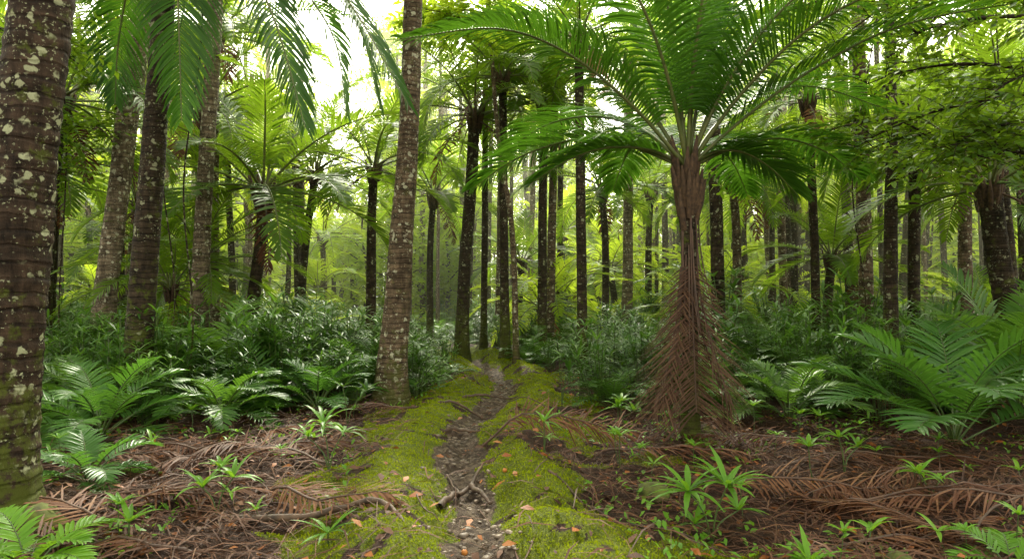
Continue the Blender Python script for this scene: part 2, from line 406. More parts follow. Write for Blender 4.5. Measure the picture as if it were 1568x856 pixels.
Ls=np.random.uniform(0.03,0.11,len(x))
scatter_blades('fallen_leaves',x,y,Ls,Ls*np.random.uniform(0.35,0.6,len(x)),[M_orange,M_litter],lift=(0.005,0.04),tilt=(-0.05,0.3),midx=(np.random.rand(len(x))<0.65).astype(int))
n=13000
y=3.0+(np.random.rand(n)**1.1)*10; x=np.random.uniform(-1,1,n)*(1.2+y*0.78)
dd=np.abs(x-path_x(y)); keep=(dd>0.9)&((vnoise(x*1.3,y*1.3,21)+0.04*y)>0.82); x,y=x[keep],y[keep]
Ls=np.random.uniform(0.03,0.08,len(x))
scatter_blades('creeping_herbs',x,y,Ls,Ls*0.5,[M_seed],lift=(0.01,0.07),tilt=(0.0,0.8))

mb=MB()
import bmesh
from mathutils import noise as mn
def blob(mb,c,r,mat=0,sq=(1,1,0.6),amp=0.25):
    bm=bmesh.new(); bmesh.ops.create_icosphere(bm,subdivisions=2,radius=1)
    base=len(mb.v); o=Vector((U(0,50),U(0,50),U(0,50)))
    rz=U(0,6.28)
    for v in bm.verts:
        k=1+amp*mn.noise(v.co*1.3+o)*1.6
        q=Vector((v.co.x*sq[0],v.co.y*sq[1],v.co.z*sq[2]))*k*r
        q.rotate(Matrix.Rotation(rz,3,'Z')); q+=Vector(c); mb.v.append(tuple(q))
    for f in bm.faces: mb.f.append(tuple(base+v.index for v in f.verts)); mb.m.append(mat)
    bm.free()
for i in range(620):
    yy=3.2+R()**1.5*9; xx=float(path_x(yy))+random.gauss(0,0.15)
    r=U(0.006,0.022) if R()<0.90 else U(0.025,0.04)
    blob(mb,(xx,yy,gz(xx,yy)+r*0.1),r,0,(1,U(0.6,1),U(0.4,0.7)))
obj('path_pebbles',mb.mesh('pebbles_mesh',[M_stone]))
for (xx,yy,r) in [(-0.30,4.35,0.022),(-0.06,5.75,0.02)]:
    mb=MB(); blob(mb,(0,0,0),r,0,(1,1,0.95),0.06)
    tube(mb,[Vector((0,0,r*0.8)),Vector((0.003,0,r*1.2))],[0.004,0.003],6,1)
    obj('fallen_fruit',mb.mesh('fruit_mesh',[M_fruit,M_wood]),loc=(xx,yy,gz(xx,yy)+r*0.8))

# ------------------------------------------------------------------ hero palm
def palm(name,P,r0,r1,mat,crown_me=None,sc=1.0,rotz=0,flare=0.4,sides=18,step=0.07,ring=0.06,seed=0,wob=0.05,parent=None,tilt=(0,0)):
    b=Vector((P[0][0],P[0][1],gz(P[0][0],P[0][1])-0.05))
    e=parent or empty(name,b); 
    loc=[(q[0]-P[0][0],q[1]-P[0][1],q[2]) for q in P]
    off = b if parent else Vector((0,0,0))
    t=obj('trunk',trunk_mesh(loc,r0,r1,flare,sides,step,mat,ring,seed,wob),e,off)
    if crown_me:
        obj('crown',crown_me,e,tuple(off+Vector(loc[-1])),(tilt[0],tilt[1],rotz),sc)
    return e
mb=MB()
HERO=[
 [(0,0,0),(-.62,-.25,.60),(-1.35,-.5,1.10),(-2.1,-.75,1.28),(-3.05,-1.0,1.08)],
 [(0,0,0),(-.35,.1,.22),(-.85,.2,.28),(-1.3,.25,.15),(-1.75,.3,-.12)],
 [(0,0,0),(-.25,-.3,.8),(-.6,-.65,1.5),(-1.1,-1.05,2.0),(-1.8,-1.5,2.15)],
 [(0,0,0),(-.12,.2,.9),(-.4,.5,1.7),(-.85,.9,2.3),(-1.5,1.3,2.5)],
 [(0,0,0),(0.0,-.2,.9),(.05,-.55,1.8),(.15,-1.1,2.5),(.3,-1.9,2.8)],
 [(0,0,0),(.18,.15,.9),(.4,.3,1.7),(.75,.6,2.4),(1.3,.9,2.7)],
 [(0,0,0),(.3,-.25,.75),(.75,-.6,1.45),(1.4,-1.0,1.9),(2.4,-1.4,2.0)],
 [(0,0,0),(.55,-.1,.5),(1.25,-.3,1.0),(2.15,-.5,1.42),(3.4,-.7,1.6)],
 [(0,0,0),(.45,.3,.6),(1.1,.7,1.05),(1.95,1.1,1.25),(3.0,1.3,1.0)],
 [(0,0,0),(.3,0.1,.2),(.65,0.15,.22),(1.0,0.2,.05),(1.3,0.2,-.25)],
 [(0,0,0),(-.4,.5,.55),(-.9,1.2,.9),(-1.5,1.9,.95),(-2.1,2.6,.7)],
 [(0,0,0),(-.1,.7,.5),(-.2,1.5,.75),(-.3,2.3,.6),(-.4,2.9,.2)],
 [(0,0,0),(.3,.7,.4),(.7,1.4,.6),(1.2,2.1,.45),(1.6,2.7,.1)],
 [(0,0,0),(.6,.35,.3),(1.3,.7,.5),(2.0,1.0,.4),(2.6,1.3,.1)],
 [(0,0,0),(-.6,.4,.35),(-1.2,.8,.5),(-1.9,1.2,.35),(-2.5,1.5,0)],
 [(0,0,0),(.1,.1,1.0),(.25,.15,1.9),(.5,-.1,2.7),(.8,-.5,3.2)],
 [(0,0,0),(-.12,-.05,1.0),(-.3,-.15,2.0),(-.7,-.4,2.8),(-1.2,-.8,3.2)],
 [(0,0,0),(.35,.0,.85),(.85,.1,1.6),(1.6,.2,2.1),(2.6,.3,2.2)],
 [(0,0,0),(-.45,.1,.75),(-1.0,.2,1.4),(-1.75,.3,1.75),(-2.7,.4,1.75)],
 [(0,0,0),(.5,-.35,.75),(1.15,-.8,1.35),(2.0,-1.2,1.6),(3.0,-1.5,1.45)],
]
for P in HERO:
    frond(mb,catmull(P,20),92,0.74,0.030,0.17,1.0,0.28,0.024,4,0.35,fwd=(0.25,0.9),jit=0.06)
for k in range(34):
    az=k*2.4; r=0.085; h=U(-0.5,0.1)
    b_=Vector((math.cos(az)*r,math.sin(az)*r,h-0.25)); e_=Vector((math.cos(az)*(r+U(0.04,0.12)),math.sin(az)*(r+U(0.04,0.12)),h+U(0.1,0.3)))
    tube(mb,[b_,(b_+e_)/2,e_],[0.03,0.040,0.01],6,4)
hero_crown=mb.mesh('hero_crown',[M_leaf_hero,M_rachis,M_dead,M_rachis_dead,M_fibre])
hp=palm('palm_tree',[(1.97,7.6,0),(1.98,7.6,1.2),(1.97,7.6,2.2),(1.96,7.6,3.05)],0.085,0.085,B_dark,hero_crown,1.0,0,0.5,24,0.03,0.12)
mb=MB()
for (az,h0,h1,r0_,r1_,nl,ll,st,lw_) in [(-1.57,2.72,0.34,0.10,0.28,92,0.80,0.38,0.012),(-2.6,2.3,0.40,0.11,0.46,66,0.64,0.34,0.011),(-0.5,2.2,0.40,0.11,0.46,66,0.64,0.34,0.011),
                           (-0.1,1.7,0.35,0.11,0.44,50,0.50,0.3,0.011),(-3.0,1.7,0.35,0.11,0.44,50,0.50,0.3,0.011),(1.6,2.0,0.4,0.11,0.3,50,0.5,0.3,0.012)]:
    d=Vector((math.cos(az),math.sin(az),0)); s=Vector((-math.sin(az),math.cos(az),0))
    pts=catmull([d*0.09+Z*h0,d*r0_+Z*(h0*0.72+h1*.28),d*(r0_+(r1_-r0_)*.4)+Z*(h0*0.35+h1*.65),d*r1_+Z*h1],18)
    frond(mb,pts,nl,ll,lw_,st,0.5,-0.15,0.015,4,0,fwd=(0.60,0.70),mats=(0,1),jit=0.15,skip=0.12,side0=s,flat=True,rand=0.35)
for k in range(9):
    az=U(-3.3,0.3); h=U(1.9,2.75); d=Vector((math.cos(az),math.sin(az),0))
    tube(mb,catmull([d*0.1+Z*h,d*U(0.12,0.22)+Z*(h-0.5),d*U(0.16,0.34)+Z*(h-U(0.8,1.3))],6),[0.008]*4+[0.006,0.005,0.003],5,1)
obj('hanging_dead_fronds',mb.mesh('dead_skirt',[M_skirt,M_rachis_dead]),hp,(0,0,0.05))

# ------------------------------------------------------------------ named palms
palm('palm_tree',[(-3.66,4.9,0),(-3.62,4.9,1.0),(-3.55,4.92,2.4),(-3.42,4.95,4.2),(-3.3,5,9)],0.215,0.19,B_big,crown_v[1],1.2,0.5,0.45,40,0.03,0.09,3,0.07)
palm('palm_tree',[(-7.25,12,0),(-7.1,12,2),(-6.8,12,4.6),(-6.5,12,7.2),(-6.3,12,10)],0.2,0.16,B_pale,crown_v[0],1.1,2,0.4,24,0.05,0.05,4,0.07)
mb=MB()
for P in [
 [(0,0,0),(1.0,-.4,.3),(2.0,-.85,-.35),(2.8,-1.2,-1.45),(3.45,-1.5,-2.6)],
 [(0,0,0),(.8,-.8,.15),(1.5,-1.5,-.7),(2.1,-1.9,-1.8),(2.5,-2.1,-3.0)],
 [(0,0,0),(.35,-.7,.2),(.7,-1.2,-.5),(.9,-1.5,-1.5),(1.0,-1.6,-2.8)],
 [(0,0,0),(-.5,-.5,.2),(-1.0,-1.0,-.4),(-1.3,-1.4,-1.4),(-1.4,-1.6,-2.5)],
 [(0,0,0),(.9,-.1,.3),(1.9,-.2,-.2),(2.6,-.2,-1.2),(2.9,-.2,-2.3)],
 [(0,0,0),(.6,.4,.3),(1.3,.8,.0),(1.9,1.2,-.8),(2.1,1.3,-2.0)],
 [(0,0,0),(-.5,.5,.3),(-1.1,1.1,.0),(-1.5,1.5,-.8),(-1.6,1.6,-1.7)],
 [(0,0,0),(.8,.1,.7),(1.8,.2,.9),(2.9,.2,.5),(3.7,.1,-.4)],
 [(0,0,0),(-.6,0,.8),(-1.5,0,1.2),(-2.5,0,.9),(-3.2,0,0)],
 [(0,0,0),(.1,.3,1),(.4,.8,2),(1,1.4,2.6),(1.8,2,2.6)],
]:
    frond(mb,catmull(P,22),110,0.82,0.030,0.14,1.2,0.1,0.026,4,0.3,fwd=(0.35,0.95),jit=0.06)
for k in range(16):
    az=k*2.4; r=0.13
    tube(mb,[Vector((math.cos(az)*r,math.sin(az)*r,-0.5)),Vector((math.cos(az)*r*1.6,math.sin(az)*r*1.6,0.1))],[0.04,0.015],6,4)
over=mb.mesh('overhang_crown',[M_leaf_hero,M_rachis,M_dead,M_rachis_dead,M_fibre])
palm('palm_tree',[(-4.95,9,0),(-4.85,9,2),(-4.7,9,4.2),(-4.6,9,6.3)],0.17,0.14,B_dark,over,1.0,0,0.35,28,0.04,0.06,5)
palm('palm_tree',[(-5.98,13,0),(-5.9,13,3),(-5.75,13,6),(-5.6,13,10)],0.165,0.13,B_pale,crown_v[3],1.1,1,0.4,22,0.05,0.05,6)
palm('palm_tree',[(-5.35,14,0),(-5.3,14,1.5),(-5.15,14,2.9),(-5.12,14,3.8)],0.14,0.11,B_dark,crown_v[2],1.25,0.4,0.4,18,0.05,0.08,7)
palm('palm_tree',[(-1.73,9.8,0),(-1.70,9.8,0.8),(-1.60,9.8,2.2),(-1.49,9.8,4.0),(-1.42,9.8,6.2),(-1.38,9.8,9.5)],0.225,0.115,B_mid,crown_v[1],1.1,4,0.30,32,0.035,0.05,8,0.06)
palm('palm_tree',[(-1.25,17,0),(-1.2,17,2),(-1.05,17,4),(-0.93,17,6.1)],0.17,0.14,B_dark,crown_v[4],1.15,1.3,0.4,18,0.06,0.06,9)
palm('palm_tree',[(-0.15,16,0),(-0.18,16,2),(-0.2,16,4),(-0.22,16,6.6)],0.115,0.09,B_dark,crown_v[3],0.95,2.3,0.4,14,0.08,0.05,10)
palm('palm_tree',[(-0.75,18,0),(-0.72,18,3),(-0.7,18,7.5)],0.09,0.08,B_dark,crown_v[0],0.9,3,0.4,14,0.08,0.05,11)
palm('palm_tree',[(0.75,17,0),(0.76,17,3),(0.8,17,6.4)],0.12,0.10,B_dark,crown_v[2],1.0,0.3,0.4,14,0.08,0.05,12)
palm('palm_tree',[(0.98,18,0),(1.05,18,3),(1.15,18,7.5)],0.12,0.10,B_mid,crown_v[1],0.9,5,0.4,14,0.08,0.05,13)
palm('palm_tree',[(1.45,14,0),(1.42,14,3),(1.38,14,7)],0.105,0.095,B_dark,crown_v[0],1.0,2,0.4,16,0.07,0.06,14)
palm('palm_tree',[(3.35,20,0),(3.4,20,3),(3.45,20,8.5)],0.16,0.14,B_pale,crown_v[4],0.9,2,0.3,14,0.08,0.05,15)
palm('palm_tree',[(4.25,14,0),(4.2,14,3),(4.1,14,8)],0.15,0.12,B_dark,crown_v[2],1.1,1,0.3,18,0.06,0.05,16)
palm('palm_tree',[(6.25,14,0),(6.2,14,3),(6.1,14,5.6)],0.09,0.08,B_dark,crown_v[0],0.9,1.5,0.3,14,0.08,0.05,17)
palm('palm_tree',[(6.75,13,0),(6.72,13,3),(6.6,13,9)],0.14,0.12,B_mid,crown_v[3],1.0,0.5,0.3,18,0.06,0.07,18)
palm('palm_tree',[(8.5,14.5,0),(8.55,14.5,2.5),(8.6,14.5,5)],0.13,0.11,B_dark,crown_v[4],1.0,2.5,0.3,16,0.07,0.06,20)
palm('palm_tree',[(7.6,10.2,0),(7.45,10.2,1.2),(7.25,10.2,2.4),(7.15,10.2,3.35)],0.18,0.15,B_dark,crown_v[0],1.0,2.4,0.4,22,0.05,0.10,21)
palm('palm_tree',[(10.3,15.5,0),(10.3,15.5,3),(10.35,15.5,5)],0.15,0.13,B_mid,crown_v[2],1.0,0.6,0.3,16,0.07,0.06,22)
palm('palm_tree',[(-3.3,16,0),(-3.3,16,3),(-3.25,16,4.6)],0.12,0.10,B_dark,crown_v[0],0.95,0.6,0.3,16,0.07,0.06,23)
palm('palm_tree',[(-5.6,18,0),(-5.5,18,2.5),(-5.2,18,4.9)],0.11,0.10,B_dark,crown_v[0],1.05,0.6,0.3,14,0.08,0.06,24)
palm('palm_tree',[(-8.6,12.5,0),(-8.5,12.5,3),(-8.3,12.5,5.2)],0.13,0.12,B_dark,crown_v[4],1.1,3.6,0.3,16,0.07,0.06,25)
palm('palm_tree',[(-2.4,20,0),(-2.4,20,3),(-2.3,20,4.6)],0.10,0.09,B_dark,crown_v[2],1.0,2.6,0.3,14,0.08,0.06,26)
palm('palm_tree',[(2.6,19,0),(2.6,19,3),(2.5,19,4.6)],0.10,0.09,B_dark,crown_v[0],1.0,4.6,0.3,14,0.08,0.06,27)
palm('palm_tree',[(-10.2,15,0),(-10.1,15,3),(-10,15,4.6)],0.12,0.11,B_dark,crown_v[2],1.15,0.6,0.3,14,0.08,0.06,28)
palm('palm_tree',[(-7.9,17,0),(-7.8,17,3),(-7.7,17,6.2)],0.12,0.11,B_mid,crown_v[0],1.15,1.6,0.3,14,0.08,0.06,29)
palm('palm_tree',[(5.6,17,0),(5.6,17,3),(5.5,17,4.5)],0.12,0.10,B_mid,crown_v[4],1.0,2.1,0.3,14,0.08,0.06,30)
palm('palm_tree',[(9.3,12.6,0),(9.2,12.6,2),(9.0,12.6,4.6)],0.12,0.10,B_dark,crown_v[2],1.1,3.1,0.3,14,0.08,0.06,31)
palm('palm_tree',[(12.5,16.5,0),(12.4,16.5,2),(12.3,16.5,5.8)],0.12,0.10,B_dark,crown_v[4],1.1,3.1,0.3,14,0.08,0.06,32)
palm('palm_tree',[(7.6,19,0),(7.5,19,4),(7.4,19,7.4)],0.12,0.10,B_mid,crown_v[1],1.1,3.1,0.3,14,0.08,0.06,34)
palm('palm_tree',[(-6.9,14.8,0),(-6.9,14.8,1),(-6.8,14.8,2.3)],0.11,0.10,B_dark,crown_v[4],0.9,3.1,0.3,14,0.08,0.06,35)
palm('palm_tree',[(0.2,21,0),(0.2,21,1),(0.3,21,2.6)],0.11,0.10,B_dark,crown_v[2],0.9,1.1,0.3,14,0.08,0.06,36)
palm('palm_tree',[(-6.9,16,0),(-7.0,16,3),(-7.0,16,7.8)],0.12,0.10,B_mid,crown_v[4],1.15,1.0,0.3,14,0.08,0.06,38)
palm('palm_tree',[(-9.4,16.5,0),(-9.5,16.5,3),(-9.6,16.5,8.2)],0.12,0.10,B_dark,crown_v[1],1.15,1.0,0.3,14,0.08,0.06,39)
palm('palm_tree',[(4.6,23,0),(4.6,23,3),(4.7,23,5.2)],0.12,0.10,B_dark,crown_v[2],1.2,4.0,0.3,14,0.08,0.06,42)
palm('palm_tree',[(7.4,16,0),(7.4,16,1.5),(7.5,16,2.6)],0.12,0.10,B_dark,crown_v[2],0.9,2.0,0.3,14,0.08,0.06,43)

# ------------------------------------------------------------------ far forest
trunk_v=[]
for i in range(6):
    lx=U(-0.4,0.4); 
    me=trunk_mesh([(0,0,0),(lx*0.2+U(-.1,.1),0,3),(lx*0.5,0,6),(lx,0,10)],U(0.10,0.15),U(0.08,0.11),0.3,10,0.25,[B_dark,B_mid,B_dark][i%3],0.04,i)
    trunk_v.append((me,lx))
far=empty('distant_palm_forest')
placed=[]
cnt=0; tries=0
def glade(x_,y_): return abs(x_/y_+0.245)<0.055 or abs(x_/y_-0.13)<0.035
while cnt<185 and tries<9000:
    tries+=1
    y_=17+R()**0.8*43; x_=U(-1,1)*(0.80*y_+3)
    if abs(x_-float(path_x(y_)))<1.3 and y_<26: continue
    if y_<20 and abs(x_)<4: continue
    if any((x_-a)**2+(y_-b)**2<4 for a,b in placed): continue
    r_=R()
    h=U(0.22,0.42)*y_+1.6 if r_<0.45 else U(2.4,6.5)
    h=min(h,15)
    if glade(x_,y_) and h>y_*0.17: h=U(2.2,max(2.6,y_*0.14))
    placed.append((x_,y_)); cnt+=1
    me,lx=random.choice(trunk_v); s=h/10; g=gz(x_,y_)-0.05; rz=U(0,6.28)
    sw=U(0.8,1.25)*(1.0+ (y_-16)*0.006)
    obj('trunk',me,far,(x_,y_,g),(U(-.02,.02),U(-.02,.02),rz),(sw,sw,s))
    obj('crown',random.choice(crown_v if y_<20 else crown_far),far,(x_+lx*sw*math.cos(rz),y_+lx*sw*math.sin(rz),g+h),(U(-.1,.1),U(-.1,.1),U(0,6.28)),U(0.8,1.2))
for k in range(80):
    y_=13+R()*34; x_=U(-1,1)*(0.8*y_+1)
    if abs(x_-float(path_x(y_)))<2.0: continue
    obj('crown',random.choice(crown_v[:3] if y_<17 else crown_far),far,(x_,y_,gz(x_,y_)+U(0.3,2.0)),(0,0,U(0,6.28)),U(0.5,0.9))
for k in range(230):
    y_=U(20,62); x_=U(-1,1)*(0.8*y_+2)
    if abs(x_-float(path_x(y_)))<1.3 and y_<30: continue
    if glade(x_,y_): continue
    me,lx=random.choice(trunk_v); sw=U(0.5,1.1)
    obj('slender_trunk',me,far,(x_,y_,gz(x_,y_)),(U(-.04,.04),U(-.04,.04),U(0,6.28)),(sw,sw,min(1.8,U(0.30,0.42)*y_/10+0.15)))

def leaf_cloud(centres,per,sig,size):
    C_=np.repeat(np.array(centres),per,0); n=len(C_)
    P=C_+np.random.normal(0,1,(n,3))*np.array(sig)
    az=np.random.uniform(0,6.283,n); el=np.random.uniform(-0.9,0.4,n)
    d=np.stack([np.cos(az)*np.cos(el),np.sin(az)*np.cos(el),np.sin(el)],1)
    r=np.random.normal(0,1,(n,3)); s=np.cross(d,r+np.array([0,0,1.5])); s/=np.linalg.norm(s,axis=1)[:,None]+1e-9
    l=np.random.uniform(0.7,1.3,n)[:,None]*size; w=l*0.27
    up=np.cross(s,d)*l*0.08
    V=np.stack([P,P+d*l*0.45+s*w+up,P+d*l,P+d*l*0.45-s*w+up],1).reshape(-1,3)
    F=np.arange(n*4).reshape(n,4); return V,F
def join_cloud(mb,V,F,mat):
    b=len(mb.v); mb.v.extend(map(tuple,V.tolist())); mb.f.extend([tuple(f) for f in (F+b).tolist()]); mb.m.extend([mat]*len(F))
tree_v=[]
for i in range(5):
    mb=MB(); H=[12,16,7,5,4][i]
    tp=catmull([(0,0,0),(U(-.3,.3),U(-.3,.3),H*0.35),(U(-.5,.5),U(-.5,.5),H*0.7),(U(-.6,.6),U(-.6,.6),H)],14)
    tube(mb,tp,[0.10*(1-0.8*k/14) for k in range(15)],8,0)
    cen=[]
    for k in range([30,38,22,18,16][i]):
        u=U(0.10,1)**(0.75 if i<2 else 1); q=tp[int(u*14)]; az=U(0,6.28); rr=U(0.6,2.6)*(1.1-0.3*u)
        e=q+Vector((math.cos(az)*rr,math.sin(az)*rr,U(-0.2,0.8)))
        mid=(q+e)/2+Vector((0,0,0.2))
        tube(mb,[q,mid,e],[0.03,0.02,0.008],5,0)
        cen.append(tuple(e)); cen.append(tuple(mid))
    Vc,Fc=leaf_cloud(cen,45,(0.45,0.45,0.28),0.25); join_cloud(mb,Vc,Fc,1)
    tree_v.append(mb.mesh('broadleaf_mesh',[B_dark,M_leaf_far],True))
bl=empty('distant_broadleaf_trees')
for k in range(225):
    y_=29+R()*38; x_=U(-1,1)*(0.80*y_+3)
    if abs(x_-float(path_x(y_)))<1.5 and y_<30: continue
    tall = y_>40 and not glade(x_,y_)
    s=U(0.9,1.35)
    obj('tree',random.choice(tree_v[:2] if tall and R()<0.7 else tree_v[2:]),bl,(x_,y_,gz(x_,y_)-U(0,0.5)),(0,0,U(0,6.28)),(s,s,s*U(0.8,1.3)))

# ------------------------------------------------------------------ near broadleaf trees
def broadleaf(name,P,r0,limbs,leaf=0.10,mat=M_leaf_mid,bark=B_dark,seed=1):
    rs=random.Random(seed); mb=MB()
    b=Vector((P[0][0],P[0][1],gz(P[0][0],P[0][1])-0.05)); Q=[Vector((q[0]-P[0][0],q[1]-P[0][1],q[2])) for q in P]
    e=empty(name,b)
    obj('trunk',trunk_mesh([tuple(q) for q in Q],r0,r0*0.6,0.35,20,0.06,bark,0.02,seed,0.09),e)
    tp=catmull(Q,30)
    for (h,az,L_,el) in limbs:
        q=min(tp,key=lambda v:abs(v.z-h))
        pts=arc(q,az,el,L_,0.6,10,rs.uniform(-.5,.5)); tube(mb,pts,[0.028*(1-0.8*k/10) for k in range(11)],6,0)
        for k in range(3,11):
            for s in range(3):
                a2=az+rs.uniform(-1.6,1.6); tw=arc(pts[k],a2,rs.uniform(-.5,.7),rs.uniform(0.35,0.8),rs.uniform(.2,1.0),6)
                tube(mb,tw,[0.006*(1-0.7*j/6) for j in range(7)],4,0,False)
                for j in range(1,7):
                    for sg in (-1,1):
                        T=(tw[j]-tw[j-1]).normalized(); S=T.cross(Z)
                        if S.length<0.1: continue
                        S.normalize(); d=S*sg*0.9+T*0.5+Z*rs.uniform(-.6,.4)
                        blade(mb,tw[j],d,Z+S*rs.uniform(-.9,.9)+T*rs.uniform(-.6,.6),leaf*rs.uniform(.7,1.25),leaf*0.52,0.5,3,0.2,1)
    obj('crown',mb.mesh('leafy_crown',[bark,mat]),e)
broadleaf('broadleaf_tree',[(6.1,11,0),(6.1,11,2),(6.15,11,4.5),(6.1,11,7.5)],0.12,
   [(U(3.2,7),U(0,6.28),U(1.6,3.0),U(-.1,.5)) for _ in range(14)],0.14,M_leaf_mid,B_dark,2)
broadleaf('broadleaf_tree',[(6.3,7.6,0),(6.2,7.6,2),(6.0,7.5,3.5),(5.6,7.3,5.5)],0.08,
   [(U(2.9,5.3),U(1.8,4.6),U(1.2,2.2),U(-.2,.5)) for _ in range(15)],0.10,M_leaf_mid,B_dark,3)
broadleaf('broadleaf_tree',[(-8.3,9.8,0),(-8.2,9.8,2),(-8.0,9.8,4.5),(-7.8,9.8,7.5)],0.10,
   [(U(2.0,7),U(0,6.28),U(1.2,2.2),U(-.1,.5)) for _ in range(14)],0.12,M_leaf_mid,B_dark,4)
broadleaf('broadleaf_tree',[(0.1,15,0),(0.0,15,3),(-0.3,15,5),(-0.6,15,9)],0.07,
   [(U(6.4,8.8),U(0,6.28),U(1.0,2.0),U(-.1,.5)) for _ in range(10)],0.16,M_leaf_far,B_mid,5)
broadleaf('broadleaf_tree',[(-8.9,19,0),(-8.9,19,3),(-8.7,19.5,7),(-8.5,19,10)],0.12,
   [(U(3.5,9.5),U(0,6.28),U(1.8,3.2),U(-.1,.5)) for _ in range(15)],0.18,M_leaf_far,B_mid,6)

# ------------------------------------------------------------------ understory
UM=[M_under,M_stem]
und=[]
for i in range(3):
    mb=MB()
    for k in range(13):
        u=k/12; az=k*2.4+U(-.3,.3)
        pts=arc((U(-.06,.06),U(-.06,.06),0),az,1.45-0.7*u+U(-.1,.1),U(0.9,1.35)*(1-0.2*u),U(1.1,1.9),10,U(-.3,.3))
        frond(mb,pts,20,[0.24,0.32,0.20][i],[0.026,0.034,0.022][i],0.26,0.8,0.3,0.008,3,0,fwd=(0.35,0.8),jit=0.15)
    und.append(mb.mesh('fern_palm_mesh',UM))
for i in range(3):
    mb=MB()
    for k in range(11):
        h=U(0.45,1.25); az=U(0,6.28); r=U(0,0.38)
        b0=Vector((math.cos(az)*r*0.4,math.sin(az)*r*0.4,0)); top=Vector((math.cos(az)*r,math.sin(az)*r,h))
        pts=catmull([b0,(b0+top)/2+Vector((U(-.04,.04),U(-.04,.04),.03)),top],6); tube(mb,pts,[0.007]*7,5,1,False)
        for lv in range(3):
            q=pts[6-lv]
            for j in range(6):
                a=j*1.05+U(-.3,.3)+lv; e=U(0.0,0.9)
                d=Vector((math.cos(a)*math.cos(e),math.sin(a)*math.cos(e),math.sin(e)))
                blade(mb,q,d,Z,U(0.20,0.36),U(0.026,0.042),U(0.8,1.6),4,0,0)
    und.append(mb.mesh('cane_plant_mesh',UM))
mb=MB()
for k in range(16):
    az=U(0,6.28); tw=arc((0,0,0),az,U(0.7,1.5),U(0.6,1.2),0.8,9); tube(mb,tw,[0.008]*10,4,1,False)
    for j in range(2,10):
        for sg in (-1,1):
            d=Vector((U(-1,1),U(-1,1),U(-.3,.5))); blade(mb,tw[j],d,Z,U(0.10,0.16),U(0.04,0.06),0.6,3,0,0)
und.append(mb.mesh('shrub_mesh',UM))
undg=empty('understory_plants')
def front_y(x):
    if x<0: return 8.4+0.5*math.sin(x*1.7)+ (0.6 if x>-2.4 else 0)
    return 8.9+0.4*math.sin(x*2.1)
k=0; tries=0
while k<1250 and tries<20000:
    tries+=1
    y_=8+R()**1.3*28; x_=U(-1,1)*(0.8*y_+1.5)
    if y_<front_y(x_): continue
    if abs(x_-float(path_x(y_)))<(1.2 if y_<12 else 0.9 if y_<15 else 0.5) and y_<19: continue
    if abs(x_+1.73)<0.5 and 9.0<y_<10: continue
    k+=1
    ed=min(1,(y_-front_y(x_))/1.6); pdist=min(1,abs(x_-float(path_x(y_)))/2.6)
    s=U(0.66,1.16)*(0.7+0.3*ed)*(0.55+0.45*pdist)*(1.0 if y_<20 else 1.15)
    if R()<0.08: s*=1.4
    obj('plant',random.choices(und,[2.4,2.4,2.4,2.6,2.6,2.6,1.8])[0],undg,(x_,y_,gz(x_,y_)-0.02),(U(-.1,.1),U(-.1,.1),U(0,6.28)),s)
seedm=[]
for i in range(4):
    mb=MB(); h=[0.10,0.22,0.32,0.15][i]; lean=Vector((U(-.05,.05),U(-.05,.05),h))
    tube(mb,[Vector((0,0,0)),lean*0.5+Vector((.01,0,0)),lean],[0.005,0.004,0.004],5,1,False)
    for j in range([6,8,9,5][i]):
        a=j*2.4; e=U(0.1,0.9); d=Vector((math.cos(a)*math.cos(e),math.sin(a)*math.cos(e),math.sin(e)))
        blade(mb,lean,d,Z,U(0.12,0.22),U(0.024,0.036),U(0.8,1.5),4,0.25,0)
    seedm.append(mb.mesh('seedling_mesh',[M_seed,M_stem]))
sd=empty('seedlings')
for k in range(250):
    y_=3.6+R()**0.8*7; x_=U(-1,1)*(0.8*y_+.4); dd=abs(x_-float(path_x(y_)))
    if dd<1.3 : continue
    if y_<6 and R()<0.5: continue
    obj('seedling',random.choice(seedm),sd,(x_,y_,gz(x_,y_)),(0,0,U(0,6.28)),U(0.5,1.15))

def pinnate_plant(name,x,y,n,L_,ll,lw,nl,els,bend,mat,seed,droop=0.6,azs=None):
    random.seed(seed); mb=MB()
    for k in range(n):
        u=k/max(1,n-1); az=(azs[k] if azs else k*2.4+U(-.3,.3)); el=els[0]+(els[1]-els[0])*u
        pts=arc((0,0,0.0),az,el+U(-.08,.08),L_*U(0.85,1.1),U(*bend),14,U(-.25,.25))
        frond(mb,pts,nl,ll,lw,0.32,droop,0.25,0.011*min(1,L_),4,0.3,fwd=(0.4,0.95),jit=0.08)
    return obj(name,mb.mesh(name+'_mesh',[mat,M_stem]),None,(x,y,gz(x,y)-0.02))
M_young=leaf_mat('young_palm_leaf',(0.032,0.105,0.016),(0.060,0.165,0.024),(0.11,0.24,0.036),(0.20,0.45,0.035),0.35,0.36,0.45)
pinnate_plant('young_palm',4.9,7.6,13,1.75,0.52,0.052,19,(1.45,0.55),(0.5,1.2),M_young,11,0.5,
   azs=[1.2,-1.0,2.4,3.0,-2.6,0.3,-0.4,-1.8,2.7,3.5,0.9,-2.2,-0.1])
pinnate_plant('young_palm',6.5,8.8,13,2.1,0.55,0.048,22,(1.5,0.8),(0.5,1.2),M_under,17,0.5)
pinnate_plant('fern_palm',-4.5,7.5,18,1.15,0.30,0.030,24,(1.35,0.3),(0.9,1.6),M_young,12,0.5)
pinnate_plant('fern_palm',-3.5,8.3,14,1.0,0.26,0.028,22,(1.3,0.5),(0.9,1.6),M_under,13,0.5)
pinnate_plant('fern_palm',3.6,8.9,14,1.1,0.26,0.028,22,(1.4,0.5),(0.9,1.6),M_under,14,0.5)
